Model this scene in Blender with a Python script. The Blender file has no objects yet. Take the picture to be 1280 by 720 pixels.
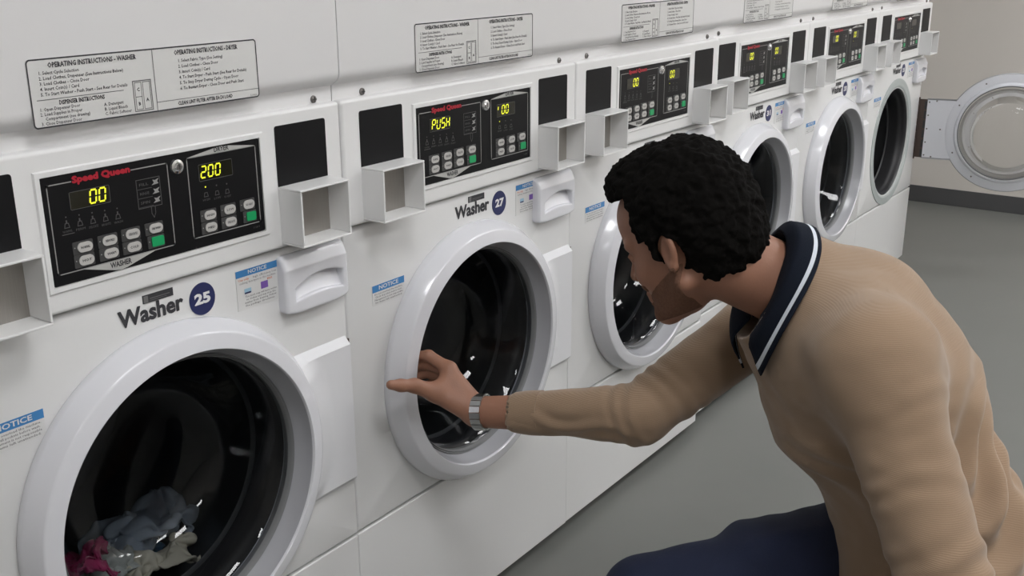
import bpy, math, random
import numpy as np
from mathutils import Vector, Matrix, noise
random.seed(7)
S = bpy.context.scene
COL = S.collection
PI = math.pi

# ------------------------------------------------------------------ materials
MATS = {}
def mat(name, col, rough=0.5, metal=0.0, bump=0.0, bscale=60.0, var=0.0, vscale=6.0, coat=0.0, emit=None, estr=0.0, spec=0.5, sheen=0.0, stretch=None):
    if name in MATS: return MATS[name]
    m = bpy.data.materials.new(name); m.use_nodes = True
    nt = m.node_tree; n = nt.nodes; l = nt.links
    b = n['Principled BSDF']
    b.inputs['Base Color'].default_value = (*col, 1)
    b.inputs['Roughness'].default_value = rough
    b.inputs['Metallic'].default_value = metal
    b.inputs['Specular IOR Level'].default_value = spec
    b.inputs['Coat Weight'].default_value = coat
    b.inputs['Coat Roughness'].default_value = 0.08
    b.inputs['Sheen Weight'].default_value = sheen
    tc = n.new('ShaderNodeTexCoord')
    src = tc.outputs['Object']
    if stretch:
        mp = n.new('ShaderNodeMapping'); mp.inputs['Scale'].default_value = stretch
        l.new(src, mp.inputs['Vector']); src = mp.outputs['Vector']
    if var > 0:
        t = n.new('ShaderNodeTexNoise'); t.inputs['Scale'].default_value = vscale; t.inputs['Detail'].default_value = 5
        l.new(src, t.inputs['Vector'])
        r = n.new('ShaderNodeMix'); r.data_type = 'RGBA'
        r.inputs['A'].default_value = (*[c*(1-var) for c in col], 1)
        r.inputs['B'].default_value = (*[min(1, c*(1+var)) for c in col], 1)
        l.new(t.outputs['Fac'], r.inputs['Factor']); l.new(r.outputs['Result'], b.inputs['Base Color'])
    if bump > 0:
        t2 = n.new('ShaderNodeTexNoise'); t2.inputs['Scale'].default_value = bscale; t2.inputs['Detail'].default_value = 4
        l.new(src, t2.inputs['Vector'])
        bp = n.new('ShaderNodeBump'); bp.inputs['Strength'].default_value = bump; bp.inputs['Distance'].default_value = 0.002
        l.new(t2.outputs['Fac'], bp.inputs['Height']); l.new(bp.outputs['Normal'], b.inputs['Normal'])
    if emit:
        b.inputs['Emission Color'].default_value = (*emit, 1); b.inputs['Emission Strength'].default_value = estr
    MATS[name] = m
    return m

def glass_mat(name, tint, refl=1.0):
    m = bpy.data.materials.new(name); m.use_nodes = True
    nt = m.node_tree; n = nt.nodes; l = nt.links
    n.remove(n['Principled BSDF'])
    out = n['Material Output']
    tr = n.new('ShaderNodeBsdfTransparent'); tr.inputs['Color'].default_value = (*tint, 1)
    gl = n.new('ShaderNodeBsdfGlossy'); gl.inputs['Roughness'].default_value = 0.03
    fr = n.new('ShaderNodeFresnel'); fr.inputs['IOR'].default_value = 1.5
    mu = n.new('ShaderNodeMath'); mu.operation = 'MULTIPLY'; mu.inputs[1].default_value = refl
    l.new(fr.outputs['Fac'], mu.inputs[0])
    mx = n.new('ShaderNodeMixShader')
    l.new(mu.outputs[0], mx.inputs[0]); l.new(tr.outputs[0], mx.inputs[1]); l.new(gl.outputs[0], mx.inputs[2])
    l.new(mx.outputs[0], out.inputs['Surface'])
    return m

M_enamel = mat('white_enamel', (.72,.722,.718), .32, bump=.03, bscale=400, var=.015, vscale=3)
M_band   = mat('white_band_enamel', (.78,.78,.775), .35, bump=.03, bscale=400)
M_dryer  = mat('dryer_enamel', (.72,.715,.715), .38, bump=.03, bscale=400, var=.015, vscale=2)
M_plast  = mat('door_plastic', (.72,.725,.76), .2, coat=.3, var=.01)
M_hplate = mat('hinge_plate_plastic', (.72,.725,.745), .42, var=.01)
M_plastin= mat('door_inner_plastic', (.70,.71,.75), .35, var=.03, vscale=8)
M_bezel  = mat('door_bezel_grey', (.40,.405,.43), .3, coat=.2, var=.02)
M_rub    = mat('black_rubber', (.018,.018,.02), .5, var=.1)
M_seal   = mat('grey_seal', (.22,.225,.23), .4, var=.1)
M_lip    = mat('pale_green_grey_lip', (.42,.46,.45), .3, var=.08, vscale=10)
M_black  = mat('black_gloss', (.009,.009,.010), .45, var=.1, spec=.16)
M_dark   = mat('dark_plastic', (.03,.03,.032), .5, var=.1)
M_fascia = mat('fascia_black', (.007,.007,.008), .42, var=.1, spec=.2)
M_line   = mat('print_silver', (.32,.32,.31), .4, var=.02)
M_penn   = mat('print_light_grey', (.48,.48,.46), .4, var=.02)
M_red    = mat('print_red', (.42,.012,.03), .4, var=.03)
M_ink    = mat('ink_dark', (.035,.035,.04), .6, var=.05)
M_ink2   = mat('ink_grey', (.16,.16,.16), .6, var=.05)
M_icon   = mat('print_dim', (.10,.10,.10), .5, var=.05)
M_btn    = mat('button_oval', (.52,.51,.49), .4, var=.04)
M_btnbk  = mat('button_base', (.055,.055,.055), .4, var=.05)
M_green  = mat('button_green', (.01,.36,.12), .35, var=.04)
M_digit  = mat('led_digit', (.5,.55,.02), .5, emit=(.72,.72,.03), estr=.95)
M_dispbk = mat('display_glass', (.016,.016,.01), .15, var=.1)
M_steel  = mat('brushed_steel', (.44,.42,.39), .42, 1.0, bump=.15, bscale=90, var=.12, vscale=18, stretch=(40,4,1))
M_chrome = mat('chrome', (.75,.75,.76), .12, 1.0, var=.02)
M_screw  = mat('screw_metal', (.20,.19,.18), .35, 1.0, var=.1)
M_paper  = mat('label_white', (.70,.70,.69), .45, var=.01)
M_paper2 = mat('label_silver', (.66,.66,.645), .42, var=.01)
M_blue   = mat('sticker_blue', (.05,.22,.50), .5, var=.02)
M_orng   = mat('sticker_orange', (.62,.2,.1), .5, var=.02)
M_purp   = mat('sticker_purple', (.2,.1,.42), .5, var=.02)
M_ltblue = mat('sticker_pale_blue', (.35,.55,.68), .5, var=.02)
M_navy   = mat('badge_navy', (.022,.028,.105), .45, var=.03)
M_white  = mat('print_white', (.78,.78,.78), .5, var=.01)
M_drum   = mat('drum_steel', (.20,.205,.21), .28, .85, var=.15, vscale=10)
M_tub    = mat('tub_dark', (.02,.02,.022), .6, var=.1)
M_brown  = mat('hinge_brown', (.09,.065,.055), .5, .5, var=.2, vscale=40)
M_glass  = glass_mat('door_glass', (.62,.64,.66), .8)
M_glassc = glass_mat('clear_bowl_glass', (.95,.955,.95), .6)
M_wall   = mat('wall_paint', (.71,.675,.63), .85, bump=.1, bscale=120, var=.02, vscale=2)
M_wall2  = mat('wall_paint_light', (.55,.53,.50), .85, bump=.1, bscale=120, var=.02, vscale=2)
M_base   = mat('baseboard_vinyl', (.085,.085,.088), .5, var=.05, vscale=4)
M_floor  = mat('floor_vinyl', (.165,.168,.158), .42, bump=.05, bscale=150, var=.05, vscale=5)
M_ceil   = mat('ceiling_tile', (.72,.72,.70), .9, bump=.4, bscale=200, var=.04, vscale=40)
M_lframe = mat('light_frame', (.7,.7,.7), .5, var=.02)
M_diff   = mat('light_diffuser', (.9,.9,.9), .5, emit=(.985,.985,1.0), estr=18.5)

# ------------------------------------------------------------------ mesh builder
class MB:
    def __init__(s): s.v=[]; s.f=[]; s.m=[]; s.mats=[]
    def mi(s, m):
        if m not in s.mats: s.mats.append(m)
        return s.mats.index(m)
    def add(s, verts, faces, m):
        o=len(s.v); s.v.extend(tuple(v) for v in verts); k=s.mi(m)
        for f in faces: s.f.append(tuple(i+o for i in f)); s.m.append(k)
    def box(s, x0,x1,y0,y1,z0,z1,m):
        V=[(x0,y0,z0),(x1,y0,z0),(x1,y1,z0),(x0,y1,z0),(x0,y0,z1),(x1,y0,z1),(x1,y1,z1),(x0,y1,z1)]
        s.add(V,[(0,3,2,1),(4,5,6,7),(0,1,5,4),(1,2,6,5),(2,3,7,6),(3,0,4,7)],m)
    def lathe(s, prof, cx,cz, m, n=96, a0=0, a1=2*PI):   # profile (r, y) about an axis along y
        full=abs(a1-a0-2*PI)<1e-6; cnt=n if full else n+1
        V=[]
        for r,y in prof:
            for i in range(cnt):
                a=a0+(a1-a0)*i/n
                V.append((cx+r*math.cos(a), y, cz+r*math.sin(a)))
        F=[]
        for j in range(len(prof)-1):
            for i in range(n):
                i2=(i+1)%cnt
                F.append((j*cnt+i, j*cnt+i2, (j+1)*cnt+i2, (j+1)*cnt+i))
        s.add(V,F,m)
    def disc(s, cx,cz,y,r,m,n=40, rz=None):
        rz=rz or r
        s.add([(cx+r*math.cos(2*PI*i/n), y, cz+rz*math.sin(2*PI*i/n)) for i in range(n)],[tuple(range(n))],m)
    def poly(s, pts, y, m):
        s.add([(x,y,z) for x,z in pts],[tuple(range(len(pts)))],m)
    def rect(s,x0,x1,z0,z1,y,m): s.poly([(x0,z0),(x1,z0),(x1,z1),(x0,z1)],y,m)
    def path(s, pts, w, y, m, closed=True):   # thin printed line following pts
        n=len(pts); k=n if closed else n-1
        for i in range(k):
            a=Vector(pts[i]); b=Vector(pts[(i+1)%n]); d=(b-a)
            if d.length<1e-9: continue
            d.normalize(); q=Vector((-d.y,d.x))*w/2; e=d*w/2
            s.poly([tuple(a-e-q),tuple(b+e-q),tuple(b+e+q),tuple(a-e+q)],y,m)
    def solidpoly(s, pts, y0, y1, m):   # extruded outline in x,z between y0 (front) and y1
        n=len(pts)
        V=[(x,y0,z) for x,z in pts]+[(x,y1,z) for x,z in pts]
        F=[tuple(range(n)),tuple(range(2*n-1,n-1,-1))]+[(i,i+n,(i+1)%n+n,(i+1)%n) for i in range(n)]
        s.add(V,F,m)
    def build(s, name, parent=None, smooth=30, bevel=0, seg=2, loc=None, cull=True):
        me=bpy.data.meshes.new(name); me.from_pydata(s.v,[],s.f)
        for m in s.mats: me.materials.append(m)
        me.polygons.foreach_set('material_index', s.m); me.update()
        if smooth: me.shade_smooth(); me.set_sharp_from_angle(angle=math.radians(smooth))
        o=bpy.data.objects.new(name, me); COL.objects.link(o)
        if parent: o.parent=parent
        if loc: o.location=loc
        if bevel:
            b=o.modifiers.new('Bevel','BEVEL'); b.width=bevel; b.segments=seg; b.limit_method='ANGLE'; b.harden_normals=True
        return o
def rrect(x0,x1,z0,z1,r,n=5):
    P=[]
    for cx,cz,a in ((x1-r,z1-r,0),(x0+r,z1-r,90),(x0+r,z0+r,180),(x1-r,z0+r,270)):
        for i in range(n+1):
            t=math.radians(a+90*i/n); P.append((cx+r*math.cos(t),cz+r*math.sin(t)))
    return P
_tc={}
def text2d(body, size, bold=0.0, align='CENTER', shear=0.0, res=2, spacing=1.0):
    key=(body,round(size,5),bold,align,shear,res,spacing)
    if key in _tc: return _tc[key]
    c=bpy.data.curves.new('lettering','FONT'); c.body=body; c.size=size; c.align_x=align; c.align_y='CENTER'
    c.offset=bold; c.resolution_u=res; c.shear=shear; c.space_character=spacing
    o=bpy.data.objects.new('lettering',c); COL.objects.link(o)
    bpy.context.view_layer.update()
    me=o.evaluated_get(bpy.context.evaluated_depsgraph_get()).to_mesh()
    r=([(v.co.x,v.co.y) for v in me.vertices],[tuple(p.vertices) for p in me.polygons])
    o.evaluated_get(bpy.context.evaluated_depsgraph_get()).to_mesh_clear()
    bpy.data.objects.remove(o); bpy.data.curves.remove(c)
    _tc[key]=r
    return r
def put_text(mb, body, x, z, y, size, m, bold=0.0, align='CENTER', width=None, rot=0, shear=0, sx=1.0, res=2, height=None, heavy=0):
    V,F=text2d(body,size,bold*size,align,shear,res)
    if not V: return
    xs=[v[0] for v in V]; zs=[v[1] for v in V]
    k=sx; kz=1.0
    if width: k=width/(max(xs)-min(xs))
    if height: kz=height/(max(zs)-min(zs))
    c,s_=math.cos(rot),math.sin(rot)
    if heavy:
        for i_,(ox,oz) in enumerate(((-heavy,0),(heavy,0),(0,heavy),(0,-heavy))):
            mb.add([(x+ox+vx*k*c-vz*kz*s_, y+.00002*(i_+1), z+oz+vx*k*s_+vz*kz*c) for vx,vz in V],F,m)
    mb.add([(x+vx*k*c-vz*kz*s_, y, z+vx*k*s_+vz*kz*c) for vx,vz in V],F,m)

# ------------------------------------------------------------------ object helpers
def empty(name, loc=(0,0,0)):
    o=bpy.data.objects.new(name,None); o.empty_display_size=.1; o.location=loc; COL.objects.link(o); return o
def tag(o,label,cat,group=None):
    o['label']=label; o['category']=cat
    if group: o['group']=group
    return o
def struct(o): o['kind']='structure'; return o
def dup(o,parent=None):
    c=o.copy(); COL.objects.link(c); c.parent=parent
    for ch in list(o.children): dup(ch,c)
    return c

# ------------------------------------------------------------------ distance field modelling
class Field:
    def __init__(s, lo, hi, h):
        s.h=h; s.lo=np.array(lo,float); s.n=(np.ceil((np.array(hi)-s.lo)/h).astype(int)+1)
        s.d=np.full(s.n,0.08,np.float32)
    def _box(s, lo, hi, pad):
        a=np.maximum(0,np.floor((np.array(lo)-pad-s.lo)/s.h).astype(int)); b=np.minimum(s.n,np.ceil((np.array(hi)+pad-s.lo)/s.h).astype(int)+1)
        if (b<=a).any(): return None,None
        g=np.meshgrid(*[ (s.lo[i]+s.h*np.arange(a[i],b[i])).astype(np.float32) for i in range(3)],indexing='ij',sparse=True)
        return (slice(a[0],b[0]),slice(a[1],b[1]),slice(a[2],b[2])),g
    def _mix(s, sl, d, k, op):
        c=s.d[sl]
        if op=='add':
            if k>0:
                hh=np.clip(.5+.5*(c-d)/k,0,1); s.d[sl]=c*(1-hh)+d*hh-k*hh*(1-hh)
            else: s.d[sl]=np.minimum(c,d)
        else:
            if k>0:
                hh=np.clip(.5-.5*(c+d)/k,0,1); s.d[sl]=c*(1-hh)-d*hh+k*hh*(1-hh)
            else: s.d[sl]=np.maximum(c,-d)
    def cap(s, a,b,ra,rb,k=.01,op='add'):
        a=np.array(a,float); b=np.array(b,float); R=max(ra,rb)
        sl,g=s._box(np.minimum(a,b)-R,np.maximum(a,b)+R,k+.02)
        if sl is None: return
        ab=b-a; L=max(ab@ab,1e-12)
        t=np.clip(((g[0]-a[0])*ab[0]+(g[1]-a[1])*ab[1]+(g[2]-a[2])*ab[2])/L,0,1)
        d=np.sqrt((g[0]-a[0]-t*ab[0])**2+(g[1]-a[1]-t*ab[1])**2+(g[2]-a[2]-t*ab[2])**2)-(ra+t*(rb-ra))
        s._mix(sl,d,k,op)
    def ball(s,c,r,k=.01,op='add'): s.cap(c,c,r,r,k,op)
    def ell(s,c,r,F,k=.01,op='add'):      # ellipsoid, F rows are its axes
        c=np.array(c,float); r=np.array(r,float); F=np.array(F,float); R=r.max()
        sl,g=s._box(c-R,c+R,k+.02)
        if sl is None: return
        q=0; q2=0
        for i in range(3):
            p=(g[0]-c[0])*F[i][0]+(g[1]-c[1])*F[i][1]+(g[2]-c[2])*F[i][2]
            q=q+(p/r[i])**2; q2=q2+(p/r[i]**2)**2
        q=np.sqrt(q); q2=np.sqrt(q2)+1e-6
        s._mix(sl,(q*(q-1)/q2).astype(np.float32),k,op)
    def ecap(s,a,b,la,wa,da,lb,wb,db,k=.02,op='add'):   # flattened limb: lateral axes la/lb, half width w, half depth d
        a=np.array(a,float); b=np.array(b,float); R=max(wa,wb,da,db)
        sl,g=s._box(np.minimum(a,b)-R,np.maximum(a,b)+R,k+.02)
        if sl is None: return
        ab=b-a; L=max(ab@ab,1e-12); la=np.array(la,float); lb=np.array(lb,float)
        t=np.clip(((g[0]-a[0])*ab[0]+(g[1]-a[1])*ab[1]+(g[2]-a[2])*ab[2])/L,0,1)
        P=[g[i]-a[i]-t*ab[i] for i in range(3)]
        lat=sum(P[i]*(la[i]+t*(lb[i]-la[i])) for i in range(3))
        d2=P[0]**2+P[1]**2+P[2]**2
        per=np.sqrt(np.maximum(d2-lat**2,0))
        w=wa+t*(wb-wa); dd=da+t*(db-da)
        q=np.sqrt((lat/w)**2+(per/dd)**2); q2=np.sqrt((lat/w**2)**2+(per/dd**2)**2)+1e-6
        s._mix(sl,(q*(q-1)/q2).astype(np.float32),k,op)
    def mesh(s):
        d=s.d; ins=d<0
        c=[ins[i:i+d.shape[0]-1 or None,j:j+d.shape[1]-1 or None,k:k+d.shape[2]-1 or None][:d.shape[0]-1,:d.shape[1]-1,:d.shape[2]-1] for i in (0,1) for j in (0,1) for k in (0,1)]
        tot=np.zeros(c[0].shape,np.uint8)
        for q in c: tot+=q
        act=(tot>0)&(tot<8); idx=np.argwhere(act)
        vid=np.full(act.shape,-1,np.int32); vid[act]=np.arange(len(idx))
        vals=np.stack([d[idx[:,0]+i,idx[:,1]+j,idx[:,2]+k] for i in (0,1) for j in (0,1) for k in (0,1)],1)
        cor=np.array([(i,j,k) for i in (0,1) for j in (0,1) for k in (0,1)],float)
        acc=np.zeros((len(idx),3)); cnt=np.zeros(len(idx))
        for a in range(8):
            for b in range(a+1,8):
                if np.abs(cor[a]-cor[b]).sum()!=1: continue
                va,vb=vals[:,a],vals[:,b]; m=(va<0)!=(vb<0)
                t=np.where(m,va/np.where(m,va-vb,1),0)
                acc+=np.where(m[:,None],cor[a]+t[:,None]*(cor[b]-cor[a]),0); cnt+=m
        V=s.lo+s.h*(idx+acc/cnt[:,None])
        Fs=[]
        for ax in range(3):
            A=[slice(None)]*3; B=[slice(None)]*3; A[ax]=slice(0,-1); B[ax]=slice(1,None)
            x=ins[tuple(A)]!=ins[tuple(B)]; e=np.argwhere(x)
            o1,o2=[(1,2),(2,0),(0,1)][ax]
            e=e[(e[:,o1]>0)&(e[:,o2]>0)&(e[:,o1]<d.shape[o1]-1)&(e[:,o2]<d.shape[o2]-1)]
            def V_(a,b):
                q=e.copy(); q[:,o1]-=a; q[:,o2]-=b; return vid[q[:,0],q[:,1],q[:,2]]
            Q=np.stack([V_(1,1),V_(0,1),V_(0,0),V_(1,0)],1)
            fl=~ins[e[:,0],e[:,1],e[:,2]]
            Q[fl]=Q[fl][:,::-1]
            Fs.append(Q)
        return V,np.concatenate(Fs)
def mesh_np(name,V,F,m,parent=None,disp=None,smooth_it=2):
    me=bpy.data.meshes.new(name)
    me.vertices.add(len(V)); me.loops.add(F.size); me.polygons.add(len(F))
    if smooth_it:
        V=V.copy()
        E=np.concatenate([F[:,[0,1]],F[:,[1,2]],F[:,[2,3]],F[:,[3,0]]])
        for it in range(smooth_it):
            a=np.zeros_like(V); c=np.zeros(len(V))
            for k in range(3):
                a[:,k]=np.bincount(E[:,0],V[E[:,1],k],len(V))+np.bincount(E[:,1],V[E[:,0],k],len(V))
            c=np.bincount(E[:,0],minlength=len(V))+np.bincount(E[:,1],minlength=len(V))
            lap=a/np.maximum(c,1)[:,None]-V
            V=V+lap*(.6 if it%2==0 else -.4)
    if disp is not None: V=disp(V)
    me.vertices.foreach_set('co',V.astype(np.float32).ravel())
    me.loops.foreach_set('vertex_index',F.astype(np.int32).ravel())
    me.polygons.foreach_set('loop_start',np.arange(0,F.size,4,dtype=np.int32))
    me.update(calc_edges=True); me.validate(); me.shade_smooth()
    me.materials.append(m)
    o=bpy.data.objects.new(name,me); COL.objects.link(o)
    if parent: o.parent=parent
    return o
# ------------------------------------------------------------------ stacked washer dryers
X0=.242; P=.69; CU=.34; CZ=.58
def fx(s): return .178+s/1000
def fz(t): return .934+t/1000
SEG={'0':'abcdef','1':'bc','2':'abdeg','5':'acdfg','U':'bcdef','S':'acdfg','H':'bcefg','P':'abefg','7':'abc','i':'f','3':'abcdg'}
def digits(mb, txt, x, z, y, w, h, gap, m, slant=.12):
    t=h*.13
    for ch in txt:
        for s_ in SEG.get(ch,''):
            seg={'a':(0,h,w,h),'g':(0,h/2,w,h/2),'d':(0,0,w,0),'f':(0,h/2,0,h),'e':(0,0,0,h/2),'b':(w,h/2,w,h),'c':(w,0,w,h/2)}[s_]
            x1,z1,x2,z2=seg
            if z1==z2: P4=[(x1+t*.3,z1-t/2),(x2-t*.3,z1-t/2),(x2-t*.3,z1+t/2),(x1+t*.3,z1+t/2)]
            else: P4=[(x1-t/2,z1+t*.45),(x1+t/2,z1+t*.45),(x1+t/2,z2-t*.45),(x1-t/2,z2-t*.45)]
            mb.poly([(x+a+slant*b,z+b) for a,b in P4],y,m)
        x+=w+gap

def make_display(parent, x0,x1,z0,z1, y):
    b=MB(); b.solidpoly(rrect(x0,x1,z0,z1,.0015),y-.0004,y,M_dispbk)
    b.path(rrect(x0,x1,z0,z1,.0015),.0006,y-.0006,M_icon)
    return b.build('display',parent)
def make_digits(parent,txt,x,z,y,w=.0085,h=.0165,gap=.0045):
    b=MB(); digits(b,txt,x,z,y,w,h,gap,M_digit); return b.build('digit_readout',parent,smooth=0)

def make_machine():
    root=empty('stacked_washer_dryer')
    # cabinet shell: sides, back, top, bottom and inner deck
    b=MB(); t=.012; D=.76
    b.box(0.001,t,.012,D,.05,1.98,M_enamel); b.box(.69-t,.689,.012,D,.05,1.98,M_enamel)
    b.box(t,.69-t,D-t,D,.05,1.98,M_enamel); b.box(t,.69-t,.012,D-t,1.965,1.98,M_enamel)
    b.box(t,.69-t,.012,D-t,.05,.062,M_enamel); b.box(t,.69-t,.012,D-t,1.0,1.012,M_enamel)
    b.build('cabinet',root)
    b=MB(); b.box(.015,.675,.05,D-.02,0,.05,M_dark); b.build('plinth',root)
    # upper dryer front: flat panel whose lower edge rolls back into a shallow recessed strip
    prof=[(-.0126,1.97),(-.0126,1.150),(-.0120,1.144),(-.0100,1.139),(-.0065,1.1345),(.0,1.130),(.0065,1.1265),(.0068,1.10)]
    b=MB(); n=len(prof)
    V=[(x,y,z) for x in (.0015,.6885) for y,z in prof]
    b.add(V,[(i,i+n,i+n+1,i+1)[::-1] for i in range(n-1)],M_dryer)
    V2=[(x,.02,z) for x in (.0015,.6885) for y,z in prof]
    for s,x in ((0,.0015),(1,.6885)):
        ring=[(x,y,z) for y,z in prof]+[(x,.03,1.10),(x,.03,1.97)]
        b.add(ring,[tuple(range(len(ring))) if s==0 else tuple(range(len(ring)))[::-1]],M_dryer)
    b.add([(.0015,-.0126,1.97),(.6885,-.0126,1.97),(.6885,.03,1.97),(.0015,.03,1.97)],[(0,1,2,3)],M_dryer)
    b.build('dryer_front',root,smooth=50)
    # screws in the strip
    for x in (.069,.650):
        b=MB(); b.lathe([(0,.0),(.0035,.0),(.0055,.0015),(.006,.004)],0,0,M_screw,20)
        b.box(-.004,.004,-.0004,.0006,-.0006,.0006,M_dark); b.box(-.0006,.0006,-.0004,.0006,-.004,.004,M_dark)
        b.build('screw',root,loc=(x,.003,1.1075+.002))
    # instruction label
    b=MB(); x0,x1,z0,z1=.180,.527,1.127+.0015,1.2095; y=-.0132
    R=rrect(x0,x1,z0,z1,.005)
    b.solidpoly(R,y,-.0122,M_paper2)
    b.path(rrect(x0+.001,x1-.001,z0+.001,z1-.001,.0045),.0018,y-.0003,M_ink); y-=.0005
    xm=.3535
    b.rect(xm-.0005,xm+.0005,z0+.002,z1-.002,y,M_ink2)
    put_text(b,'OPERATING INSTRUCTIONS - WASHER',.268,1.2010,y,.0085,M_ink,.03,width=.122,res=1)
    put_text(b,'OPERATING INSTRUCTIONS - DRYER',.440,1.2010,y,.0085,M_ink,.03,width=.106,res=1)
    for i,tx in enumerate(['1. Select Cycle Selection','2. Load Clothes, Dispenser (See Instructions Below)','3. Load Clothes - Close Door','4. Insert Coin(s) / Card','5. To Start Washer - Push Start - See Rear for Details']):
        put_text(b,tx,.194,1.1925-i*.0062,y,.0058,M_ink,.01,align='LEFT',sx=.93,res=1)
    b.rect(.188,.306,1.1612,1.1620,y,M_ink2)
    put_text(b,'DISPENSER INSTRUCTIONS',.247,1.1565,y,.0072,M_ink,.03,width=.062,res=1)
    for i,tx in enumerate(['1. Open Dispenser Door','2. Load Supplies in Proper','    Compartment (see drawing)','3. Close Dispenser Door']):
        put_text(b,tx,.190,1.1503-i*.0056,y,.0056,M_ink,.01,align='LEFT',sx=.93,res=1)
    for i,tx in enumerate(['A. Detergent','B. Liquid Bleach','C. Fabric Softener']):
        put_text(b,tx,.276,1.1470-i*.0058,y,.0056,M_ink,.01,align='LEFT',sx=.93,res=1)
    b.path([(.320,1.133),(.347,1.133),(.347,1.171),(.320,1.171)],.0012,y,M_ink2)
    b.path([(.3225,1.135),(.332,1.135),(.332,1.169),(.3225,1.169)],.0008,y,M_ink2); b.path([(.3225,1.151),(.332,1.151)],.0008,y,M_ink2,False)
    b.path([(.3345,1.135),(.345,1.135),(.345,1.169),(.3345,1.169)],.0008,y,M_ink2)
    for tx,xx,zz in (('C',.3273,1.160),('B',.3273,1.142),('A',.3398,1.146)): put_text(b,tx,xx,zz,y,.006,M_ink,.03,res=1)
    for i,tx in enumerate(['1. Select Fabric Type (See Setting)','2. Load Clothes - Close Door','3. Insert Coin(s) / Card','4. To Start Dryer - Push Start (See Rear for Details)','5. To Stop Dryer During Cycle - Open Door','6. To Restart Dryer - Close Door and Push Start']):
        put_text(b,tx,.392,1.1905-i*.0072,y,.0058,M_ink,.01,align='LEFT',sx=.93,res=1)
    b.rect(xm,x1-.002,1.1405,1.1412,y,M_ink2)
    put_text(b,'CLEAN LINT FILTER AFTER EACH LOAD',.432,1.1355,y,.0068,M_ink,.03,width=.092,res=1)
    put_text(b,'510826',.516,1.1325,y,.004,M_ink2,0,res=1)
    b.build('instruction_label',root,smooth=0)
    # control band
    b=MB(); b.box(.002,.688,-.011,.03,.898,1.1035,M_band)
    cp=b.build('control_panel',root,bevel=.006,seg=3)
    # raised frame round the fascia
    b=MB(); a=(fx(-9),fx(350),fz(-9),fz(145)); c=(fx(-1),fx(342),fz(-1),fz(137))
    V=[]
    for (xx0,xx1,zz0,zz1),yy in ((a,-.0105),((a[0]+.002,a[1]-.002,a[2]+.002,a[3]-.002),-.0138),(c,-.0138),(c,-.0115)):
        V+=[(xx0,yy,zz0),(xx1,yy,zz0),(xx1,yy,zz1),(xx0,yy,zz1)]
    F=[(4*j+i,4*j+(i+1)%4,4*j+4+(i+1)%4,4*j+4+i) for j in range(3) for i in range(4)]
    b.add(V,F,M_band); fr=b.build('fascia_frame',cp,smooth=0)
    # fascia overlay with its printing
    b=MB(); y=-.0125
    b.solidpoly(rrect(fx(0),fx(341),fz(0),fz(136),.002),y,-.0108,M_fascia); y-=.0004
    q=lambda L:[(fx(u),fz(v)) for u,v in L]
    b.path(rrect(fx(7),fx(181),fz(14),fz(126),.002),.0014,y,M_line)
    b.path(rrect(fx(213),fx(333),fz(15),fz(127),.002),.0014,y,M_line)
    b.poly(q([(42,13.5),(149,13.5),(104,1.5),(95,0.3),(86,1.5)]),y-.0002,M_penn)
    put_text(b,'WASHER',fx(95),fz(8.6),y-.0006,.010,M_ink,.03,width=.032)
    b.poly(q([(213,127.5),(263,134.5),(273,135.3),(283,134.5),(333,127.5)]),y-.0002,M_penn)
    put_text(b,'DRYER',fx(272),fz(131.5),y-.0006,.009,M_ink,.03,width=.026)
    # red maker's lettering over the outline
    b.rect(fx(40),fx(125),fz(124),fz(128.5),y-.0002,M_fascia)
    put_text(b,'Speed Queen',fx(82.5),fz(127.5),y-.0006,.0165,M_red,.02,width=.082,height=.0105,heavy=.0006)
    # cycle icons, names
    for i,u in enumerate((27,45,63,81,99)):
        zz=75-i*.8
        b.disc(fx(u),fz(zz+9),y,.0010,M_icon,8)
        b.path(q([(u-3.4,zz-4.5),(u+3.4,zz-4.5),(u+2.2,zz+1),(u-2.2,zz+1)]),.0009,y,M_icon)
        b.rect(fx(u-1),fx(u+1),fz(zz+1),fz(zz+5),y,M_icon)
        put_text(b,['NORMAL','PERM\nPRESS','DELICATE','BRIGHTS','WASH'][i].split('\n')[0],fx(u),fz(zz-9),y,.0042,M_icon,0,width=.013,res=1)
    b.rect(fx(19),fx(36),fz(62),fz(63),y,M_icon)
    for i,u in enumerate((240,259,277)):
        zz=74-i
        b.disc(fx(u),fz(zz+9),y,.0012,M_digit if i==0 else M_icon,8)
        b.path(q([(u-3.4,zz-4.5),(u+3.4,zz-4.5),(u+2.2,zz+1),(u-2.2,zz+1)]),.0009,y,M_icon)
        put_text(b,['HIGH','LOW','NO HEAT'][i],fx(u),fz(zz-9),y,.0045,M_icon,0,width=.012,res=1)
    # status box at the right of the washer field
    b.path(q([(131,73),(167,73),(167,111),(131,111)]),.0008,y,M_icon)
    for i,zz in enumerate((104,92,80)):
        put_text(b,['FILL','RINSE','SPIN'][i],fx(142),fz(zz),y,.005,M_icon,0,width=.014,res=1)
        b.poly(q([(154,zz-3),(165,zz-2),(163,zz+1),(166,zz+5),(160,zz+3),(156,zz+4),(158,zz)]),y,M_line)
        b.rect(fx(132),fx(154),fz(zz-6),fz(zz-5.4),y,M_icon)
    b.path(q([(150,73),(150,64),(153,58),(156,64),(156,73)]),.0008,y,M_icon,False)
    put_text(b,'512874',fx(325),fz(8),y,.004,M_icon,0,res=1)
    fa=b.build('control_fascia',cp,smooth=0)
    make_display(cp,fx(35),fx(91),fz(91),fz(113),-.0125)
    make_display(cp,fx(231),fx(289),fz(92),fz(115),-.0125)
    # key lock
    b=MB(); b.lathe([(0,-.0185),(.0045,-.0185),(.0055,-.0175),(.0062,-.0165),(.0095,-.0155),(.0105,-.0125)],fx(196),fz(119),M_chrome,28)
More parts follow.
